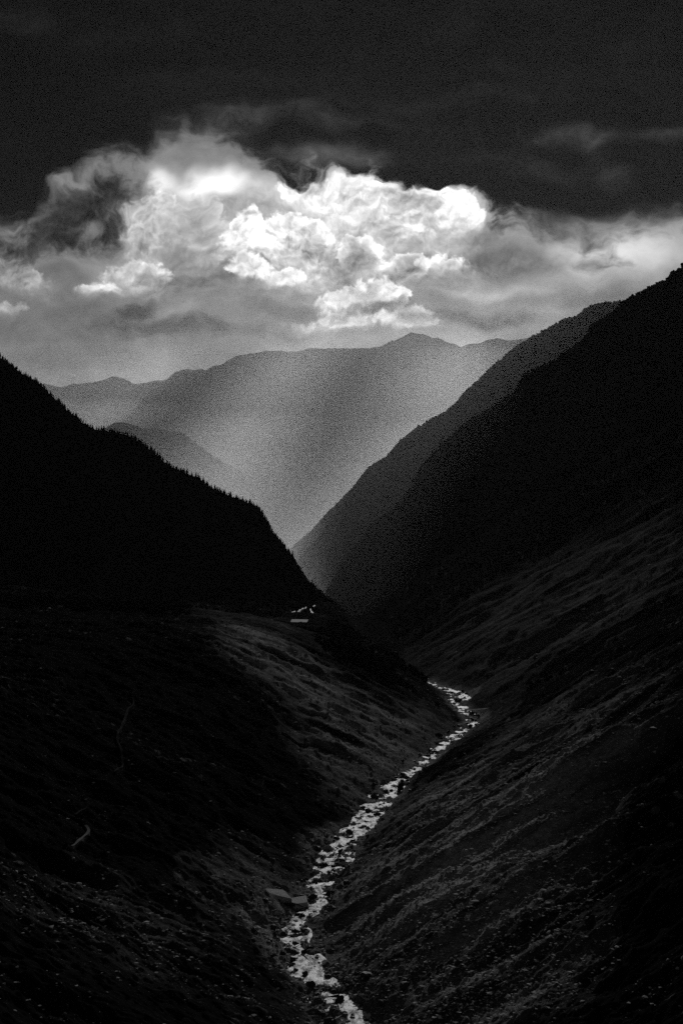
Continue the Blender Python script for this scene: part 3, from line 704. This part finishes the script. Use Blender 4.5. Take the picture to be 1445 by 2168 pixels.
for k in range(300):
    i = vis[int(rnd.random() * len(vis) * 0.999)]; p = cL1[min(max(i + rnd.randint(-1, 1), 0), len(cL1) - 1)]
    off = abs(rnd.gauss(0, 9)); h = 5 + 11 * rnd.random() ** 1.8 * 1.0 * (0.85 + 0.45 * math.sin(k * 0.21) * math.sin(k * 0.057 + 1))
    cr, tr = KINDS[rnd.randrange(7)]
    z = p[2] - 0.80 * off * 0.92 - 1.2
    u = p[0] / p[1]
    where = ('at the very top left of the hillside crest' if u < -0.20 else 'on the steep crest above the shoulder of the left hillside' if u < -0.165 else
             'on the level shoulder of the left hillside' if u < -0.145 else 'on the long slanting crest of the left hillside' if u < -0.06 else 'on the steep lower edge of the left hillside above the valley mouth')
    t = empty('conifer', (p[0] + 0.18 * off + rnd.uniform(-2, 2), p[1] - off, z), '%s dark conifer %s' % ('tall' if h > 10 else 'short' if h < 6.5 else 'medium-sized', where), 'tree', 'conifers along the crest of the left hillside', rnd.random() * 6.3)
    t.scale = (h * rnd.uniform(0.9, 1.5), h * rnd.uniform(0.9, 1.5), h)
    for nm, me in (('crown', cr), ('trunk', tr)):
        c = bpy.data.objects.new(nm, me); COL.objects.link(c); c.parent = t
def tree_lo(seed, round_=False):
    rnd_ = random.Random(seed); bm = bmesh.new()
    if round_:
        bmesh.ops.create_icosphere(bm, subdivisions=1, radius=0.42, matrix=Matrix.Translation((0, 0, 0.5)))
        for v in bm.verts: v.co = Vector((v.co.x * rnd_.uniform(.7, 1.3), v.co.y * rnd_.uniform(.7, 1.3), v.co.z * rnd_.uniform(.8, 1.3)))
    else:
        for z0, r in ((0.1, .2), (.35, .16), (.6, .1)):
            t = bm.verts.new((0, 0, z0 + 0.42)); ring = [bm.verts.new((r * rnd_.uniform(.6, 1.3) * math.cos(a), r * rnd_.uniform(.6, 1.3) * math.sin(a), z0)) for a in (0, 1.05, 2.1, 3.14, 4.2, 5.25)]
            for j in range(6): bm.faces.new((t, ring[j], ring[(j + 1) % 6]))
    me = bpy.data.meshes.new('t'); bm.to_mesh(me); bm.free(); r = tri_arrays(me); bpy.data.meshes.remove(me); return r
def forest(grid, s, n, h0, h1, seed, near_crest, rnd_kind):
    rs = np.random.RandomState(seed); R_, Cn = grid.shape[:2]
    f0 = int(np.searchsorted(s, 0)); r = f0 + (rs.rand(n) ** near_crest * (R_ - f0 - 2)); c = rs.rand(n) * (Cn - 2)
    ri, ci = r.astype(int), c.astype(int); fr, fc = (r - ri)[:, None], (c - ci)[:, None]
    p = (grid[ri, ci] * (1 - fr) + grid[ri + 1, ci] * fr) * (1 - fc) + (grid[ri, ci + 1] * (1 - fr) + grid[ri + 1, ci + 1] * fr) * fc
    vis_ = (np.abs(p[:, 0] / p[:, 1]) < 0.30); p = p[vis_]; h = rs.uniform(h0, h1, len(p)) ; p[:, 2] -= 0.12 * h
    tag(scatter('forest', [tree_lo(k, rnd_kind) for k in range(5)], p, h, rs.rand(len(p)) * 6, M_TREE, 1.0), kind='stuff')
forest(gL1, sL1, 16000, 6, 13, 1, 1.0, False)
forest(gR1, sR1, 16000, 5, 11, 2, 1.3, True)
forest(gR2, sR2, 20000, 6, 15, 3, 1.5, True)

def plateau_wood():
    rs = np.random.RandomState(9); n = 26000; Y = 1 / rs.uniform(1 / 1150, 1 / 2900, n); X = rs.uniform(-0.27, 0.27, n) * Y
    keep = (bare_ground(X, Y) < 0.08) & (fbm(X / 90, Y / 90, 3, 0.5, 91) > -0.10) & (np.abs(X - S(Y)) > 30); X, Y = X[keep], Y[keep]
    hx, hy, _ = ground_hit(645, 1312, False); keep = (np.abs(X - hx) > 34) | (np.abs(Y - hy) > 260); X, Y = X[keep], Y[keep]      # the clearing round the hall and its road
    h = rs.uniform(2.5, 8, len(X)); p = np.stack([X, Y, height(X, Y, False) - 0.5], -1)
    tag(scatter('forest', [tree_lo(k, k > 1) for k in range(5)], p, h, rs.rand(len(p)) * 6, M_TREE, 1.0), kind='stuff')
plateau_wood()

# ---------------------------------------------------------------- houses of the hamlet
M_WALL = simple_mat('rubble_wall', 0.10, 0.9, 0.2, 1.0)
M_WHITE = simple_mat('whitewash', 0.8, 0.7, 0.05, 1.0)
M_WOOD = simple_mat('dark_timber', 0.05, 0.8, 0.2, 2.0)
def tin(name, rough, col):
    m, n, b = new_mat(name); g = n.n.new('ShaderNodeNewGeometry')
    n.put(b.inputs['Base Color'], n.mul(n.mad(n.sub(n.noise(g.outputs['Position'], 0.5, 4, 0.6), 0.5), 0.9, 1.0), col))
    b.inputs['Metallic'].default_value = 0.75; b.inputs['Roughness'].default_value = rough; return m
M_TIN = tin('weathered_tin', 0.7, 0.12); M_TINB = tin('bright_tin', 0.75, 0.16)
def box_bm(bm, x0, y0, z0, x1, y1, z1):
    r = bmesh.ops.create_cube(bm, size=1.0, matrix=Matrix.Translation(((x0 + x1) / 2, (y0 + y1) / 2, (z0 + z1) / 2)) @ Matrix.Diagonal((x1 - x0, y1 - y0, z1 - z0, 1)))
    return r
def mesh_of(bm, name, mat, parent=None):
    me = bpy.data.meshes.new(name); bm.to_mesh(me); bm.free(); return add_obj(name, me, mat, parent)
def house(x, y, z, w, d, h, rz, label, cat='house', group=None, name='house', roof=None, wall=None, pitch=0.35, windows=2):
    t = empty(name, (x, y, z), label, cat, group, rz)
    bm = bmesh.new(); v = [(-w/2,-d/2,-2),(w/2,-d/2,-2),(w/2,d/2,-2),(-w/2,d/2,-2),(-w/2,-d/2,h),(w/2,-d/2,h),(w/2,d/2,h),(-w/2,d/2,h),(-w/2,0,h+pitch*d/2),(w/2,0,h+pitch*d/2)]
    V_ = [bm.verts.new(q) for q in v]
    for f in ((0,1,5,4),(2,3,7,6),(1,2,6,9,5),(3,0,4,8,7),(0,3,2,1)): bm.faces.new([V_[i] for i in f])
    mesh_of(bm, 'wall', wall or M_WALL, t)
    bm = bmesh.new(); e = 0.5; th = 0.12
    for s in (-1, 1):
        a = [(-w/2-e, s*(d/2+e), h-pitch*e+0.05), (w/2+e, s*(d/2+e), h-pitch*e+0.05), (w/2+e, 0, h+pitch*d/2+0.06), (-w/2-e, 0, h+pitch*d/2+0.06)]
        lo = [bm.verts.new(q) for q in a]; hi = [bm.verts.new((q[0], q[1], q[2]+th)) for q in a]
        for f in ((lo[3],lo[2],lo[1],lo[0]), hi, (lo[0],lo[1],hi[1],hi[0]), (lo[1],lo[2],hi[2],hi[1]), (lo[3],lo[0],hi[0],hi[3])): bm.faces.new(f)
    bmesh.ops.recalc_face_normals(bm, faces=list(bm.faces)); mesh_of(bm, 'roof', roof or M_TIN, t)
    bm = bmesh.new(); box_bm(bm, -w*0.08-0.45, -d/2-0.06, 0, -w*0.08+0.45, -d/2+0.02, min(2.0, h*0.85)); mesh_of(bm, 'door', M_WOOD, t)
    for k in range(windows):
        xx = w * (0.28 if k == 0 else -0.34); bm = bmesh.new(); box_bm(bm, xx-0.5, -d/2-0.05, h*0.4, xx+0.5, -d/2+0.02, h*0.75); mesh_of(bm, 'window', M_WOOD, t)
    return t
HAMLET = [(8,1214,11,'northernmost small tin-roofed house at the far left of the hamlet, uphill of the others'),
 (51,1220,11,'small tin-roofed house second from the left in the hamlet\'s upper row'),(66,1222,9,'small house beside the second house of the upper row'),
 (97,1236,9,'small tin-roofed house in the middle gap of the hamlet'),(137,1237,10,'small tin-roofed house half way along the hamlet'),
 (197,1239,8,'small tin-roofed house left of the longest roof at the hamlet\'s right end'),(217,1242,12,'long low tin-roofed house near the hamlet\'s right end'),
 (229,1239,8,'last small tin-roofed house at the hamlet\'s right end'),(23,1243,13,'long tin-roofed house in the lower left row of the hamlet')]
for k, (px, py, wpx, lab) in enumerate(HAMLET):
    x, y, z = ground_hit(px, py + 3, False); s = y / F
    house(x, y, z, wpx * s * 0.85, wpx * s * 0.6, 2.6, 0.25 * math.sin(k * 2.3), lab, group='small houses of the hamlet')
x, y, z = ground_hit(222, 1274, False); house(x, y, z, 32 * y / F, 9, 2.5, -0.1, 'long dull-roofed barn below the right end of the hamlet', 'barn', name='barn', roof=M_PATH)
x, y, z = ground_hit(410, 1245, False); house(x, y, z, 2.3, 2.3, 2.6, 0.2, 'tiny bright white shrine alone under the dark hillside', 'shrine', name='shrine', wall=M_WHITE, roof=M_TINB, pitch=1.6, windows=1)
x, y, z = ground_hit(635, 1320, False); HALL = (x, y, z)
house(x, y, z, 34 * y / F, 26, 3.0, -0.12, 'large low hall with a wide pale tin roof on the terrace at the valley mouth', 'hall', name='hall', roof=M_TINB, pitch=0.16)
x, y, z = ground_hit(791, 1278, False); house(x, y, z, 10 * y / F, 7, 3, -0.1, 'pale-roofed house across the stream on the right side of the valley mouth', name='house', roof=M_TINB)
ribbon('road', [(618,1300),(632,1296),(641,1291),(648,1288),(652,1289),(657,1295),(662,1301)], 2.6, M_ROAD, lift=1.5)
ribbon('road', [(656,1293),(662,1289),(666,1284)], 2.5, M_ROAD, lift=1.5)
ribbon('road', [(776,1249),(784,1252),(790,1255)], 3.0, M_ROAD, lift=1.0)
ribbon('path', [(0,1240),(30,1238),(55,1235)], 3.0, M_PATH)
ribbon('path', [(14,1258),(22,1261),(31,1262)], 3.0, M_PATH)
ribbon('path', [(145,1282),(160,1283)], 3.0, M_PATH)
ribbon('path', [(179,1288),(192,1290)], 3.0, M_PATH)

# ---------------------------------------------------------------- suspension footbridge
def beam(bm, a, b, r):
    a, b = Vector(a), Vector(b); d = b - a; q = d.to_track_quat('Z', 'Y').to_matrix().to_4x4()
    bmesh.ops.create_cube(bm, size=1.0, matrix=Matrix.Translation((a + b) / 2) @ q @ Matrix.Diagonal((r, r, d.length, 1)))
def footbridge():
    y0 = 1180.0; xa, za = at(913, 1501, y0)[0], at(913, 1501, y0)[2]; xb, zb = at(1040, 1499, y0)[0], at(1040, 1499, y0)[2]
    L = xb - xa; t = empty('footbridge', (xa, y0, za), 'thin suspension footbridge sagging across the stream', 'bridge')
    def sag(u, top=0.0): return (zb - za) * u - 1.5 * 4 * u * (1 - u) * (1 - 0.5 * top) * (1.25 - 0.5 * u)
    N = 24; bm = bmesh.new()
    for k in range(N):
        u0, u1 = k / N, (k + 1) / N
        p = [(L*u0, -0.75, sag(u0)), (L*u1-0.05, -0.75, sag(u1)), (L*u1-0.05, 0.75, sag(u1)), (L*u0, 0.75, sag(u0))]
        lo = [bm.verts.new(q) for q in p]; hi = [bm.verts.new((q[0], q[1], q[2] + 0.18)) for q in p]
        for f in (lo[::-1], hi, *[(lo[i], lo[(i+1)%4], hi[(i+1)%4], hi[i]) for i in range(4)]): bm.faces.new(f)
    mesh_of(bm, 'deck', M_PLANK, t)
    for s in (-1, 1):
        bm = bmesh.new()
        for k in range(N):
            u0, u1 = k / N, (k + 1) / N
            beam(bm, (L*u0, s*0.78, 1.3 + sag(u0, .3)), (L*u1, s*0.78, 1.3 + sag(u1, .3)), 0.12)
        mesh_of(bm, 'handrail_cable', M_WOOD, t)
        for k in range(1, 12):
            u = k / 12; bm = bmesh.new(); beam(bm, (L*u, s*0.78, sag(u)+.1), (L*u, s*0.78, 1.3 + sag(u, .3)), 0.07); mesh_of(bm, 'hanger', M_WOOD, t)
    for x0, z0 in ((0, 0), (L, zb - za)):
        for s in (-1, 1):
            bm = bmesh.new(); box_bm(bm, x0-0.3, s*1.0-0.2, z0-5, x0+0.3, s*1.0+0.2, z0+2.2); mesh_of(bm, 'tower_post', M_WALL, t)
M_PLANK = simple_mat('weathered_planks', 0.6, 0.7, 0.1, 1.0)
footbridge()
# ---------------------------------------------------------------- air
def volume_mat(name, dens, g, col=1.0):
    m = bpy.data.materials.new(name); m.use_nodes = True; t = m.node_tree; t.nodes.clear()
    v = t.nodes.new('ShaderNodeVolumePrincipled'); o = t.nodes.new('ShaderNodeOutputMaterial')
    v.inputs['Color'].default_value = (col, col, col, 1); v.inputs['Density'].default_value = dens; v.inputs['Anisotropy'].default_value = g
    t.links.new(v.outputs[0], o.inputs['Volume']); return m
def box_mesh(name, lo, hi):
    co = [(x, y, z) for x in (lo[0], hi[0]) for y in (lo[1], hi[1]) for z in (lo[2], hi[2])]
    return np_mesh(name, co, [(0, 1, 3, 2), (4, 6, 7, 5), (0, 4, 5, 1), (2, 3, 7, 6), (0, 2, 6, 4), (1, 5, 7, 3)], False)
o = add_obj('haze', box_mesh('haze', (-9000, -300, -3600), (9000, 26500, 3400)), volume_mat('haze_air', HAZE_D, 0.6, 0.3)); tag(o, kind='stuff')
# sunlit mist filling the lower valley, its upper side sloped to mimic the edge of sunlit air
def mist(name, prof, dens, g, col=1.0):
    w = 8500.0; co = []; q = []
    for y, z in prof: co += [(-w, y, -3000), (w, y, -3000), (w, y, z), (-w, y, z)]
    for k in range(len(prof) - 1):
        a = k * 4; q += [(a + i, a + (i + 1) % 4, a + 4 + (i + 1) % 4, a + 4 + i) for i in range(4)]
    b = (len(prof) - 1) * 4; q += [(3, 2, 1, 0), (b, b + 1, b + 2, b + 3)]
    me = np_mesh(name, co, q, False)
    bm = bmesh.new(); bm.from_mesh(me); bmesh.ops.recalc_face_normals(bm, faces=list(bm.faces)); bm.to_mesh(me); bm.free()
    tag(add_obj(name, me, volume_mat(name, dens, g, col)), kind='stuff')
mist('valley_mist', MIST_TOP, MIST_D, MIST_G)
mist('distant_mist', MIST2_TOP, MIST2_D, MIST_G, 0.6)
for dens, zt in MIST3: mist('valley_floor_mist', [(3700, -440), (16900, zt)], dens, MIST_G)
# ragged lumps added far ahead to block the sun and cut shafts through the mist
M_BLOCKER = simple_mat('blocker_body', 0.17, 1.0, 0.1, 0.0005)
def sun_blockers():
    rnd = random.Random(4)
    for k in range(len(LUMPS)):
        cx, cz, rx, rz, turn = LUMPS[k]; bm = bmesh.new(); bmesh.ops.create_icosphere(bm, subdivisions=4, radius=1.0)
        co = np.array([v.co[:] for v in bm.verts]); sx = rnd.random() * 90
        n = fbm(co[:, 0] * 1.6 + co[:, 1] + sx, co[:, 2] * 1.6 + co[:, 1], 4, 0.6, 200 + k); c, s_ = math.cos(turn), math.sin(turn)
        for v, q in zip(bm.verts, n):
            v.co *= 1 + 0.85 * q; x, z = v.co.x * rx, v.co.z * rz; v.co = Vector((x * c - z * s_, v.co.y * rx, x * s_ + z * c))
        me = bpy.data.meshes.new('sun_blocker'); bm.to_mesh(me); bm.free()
        me.polygons.foreach_set('use_smooth', [True] * len(me.polygons))
        o = add_obj('sun_blocker', me, M_BLOCKER); o.location = (cx, 100000.0, cz); tag(o, kind='stuff')
sun_blockers()
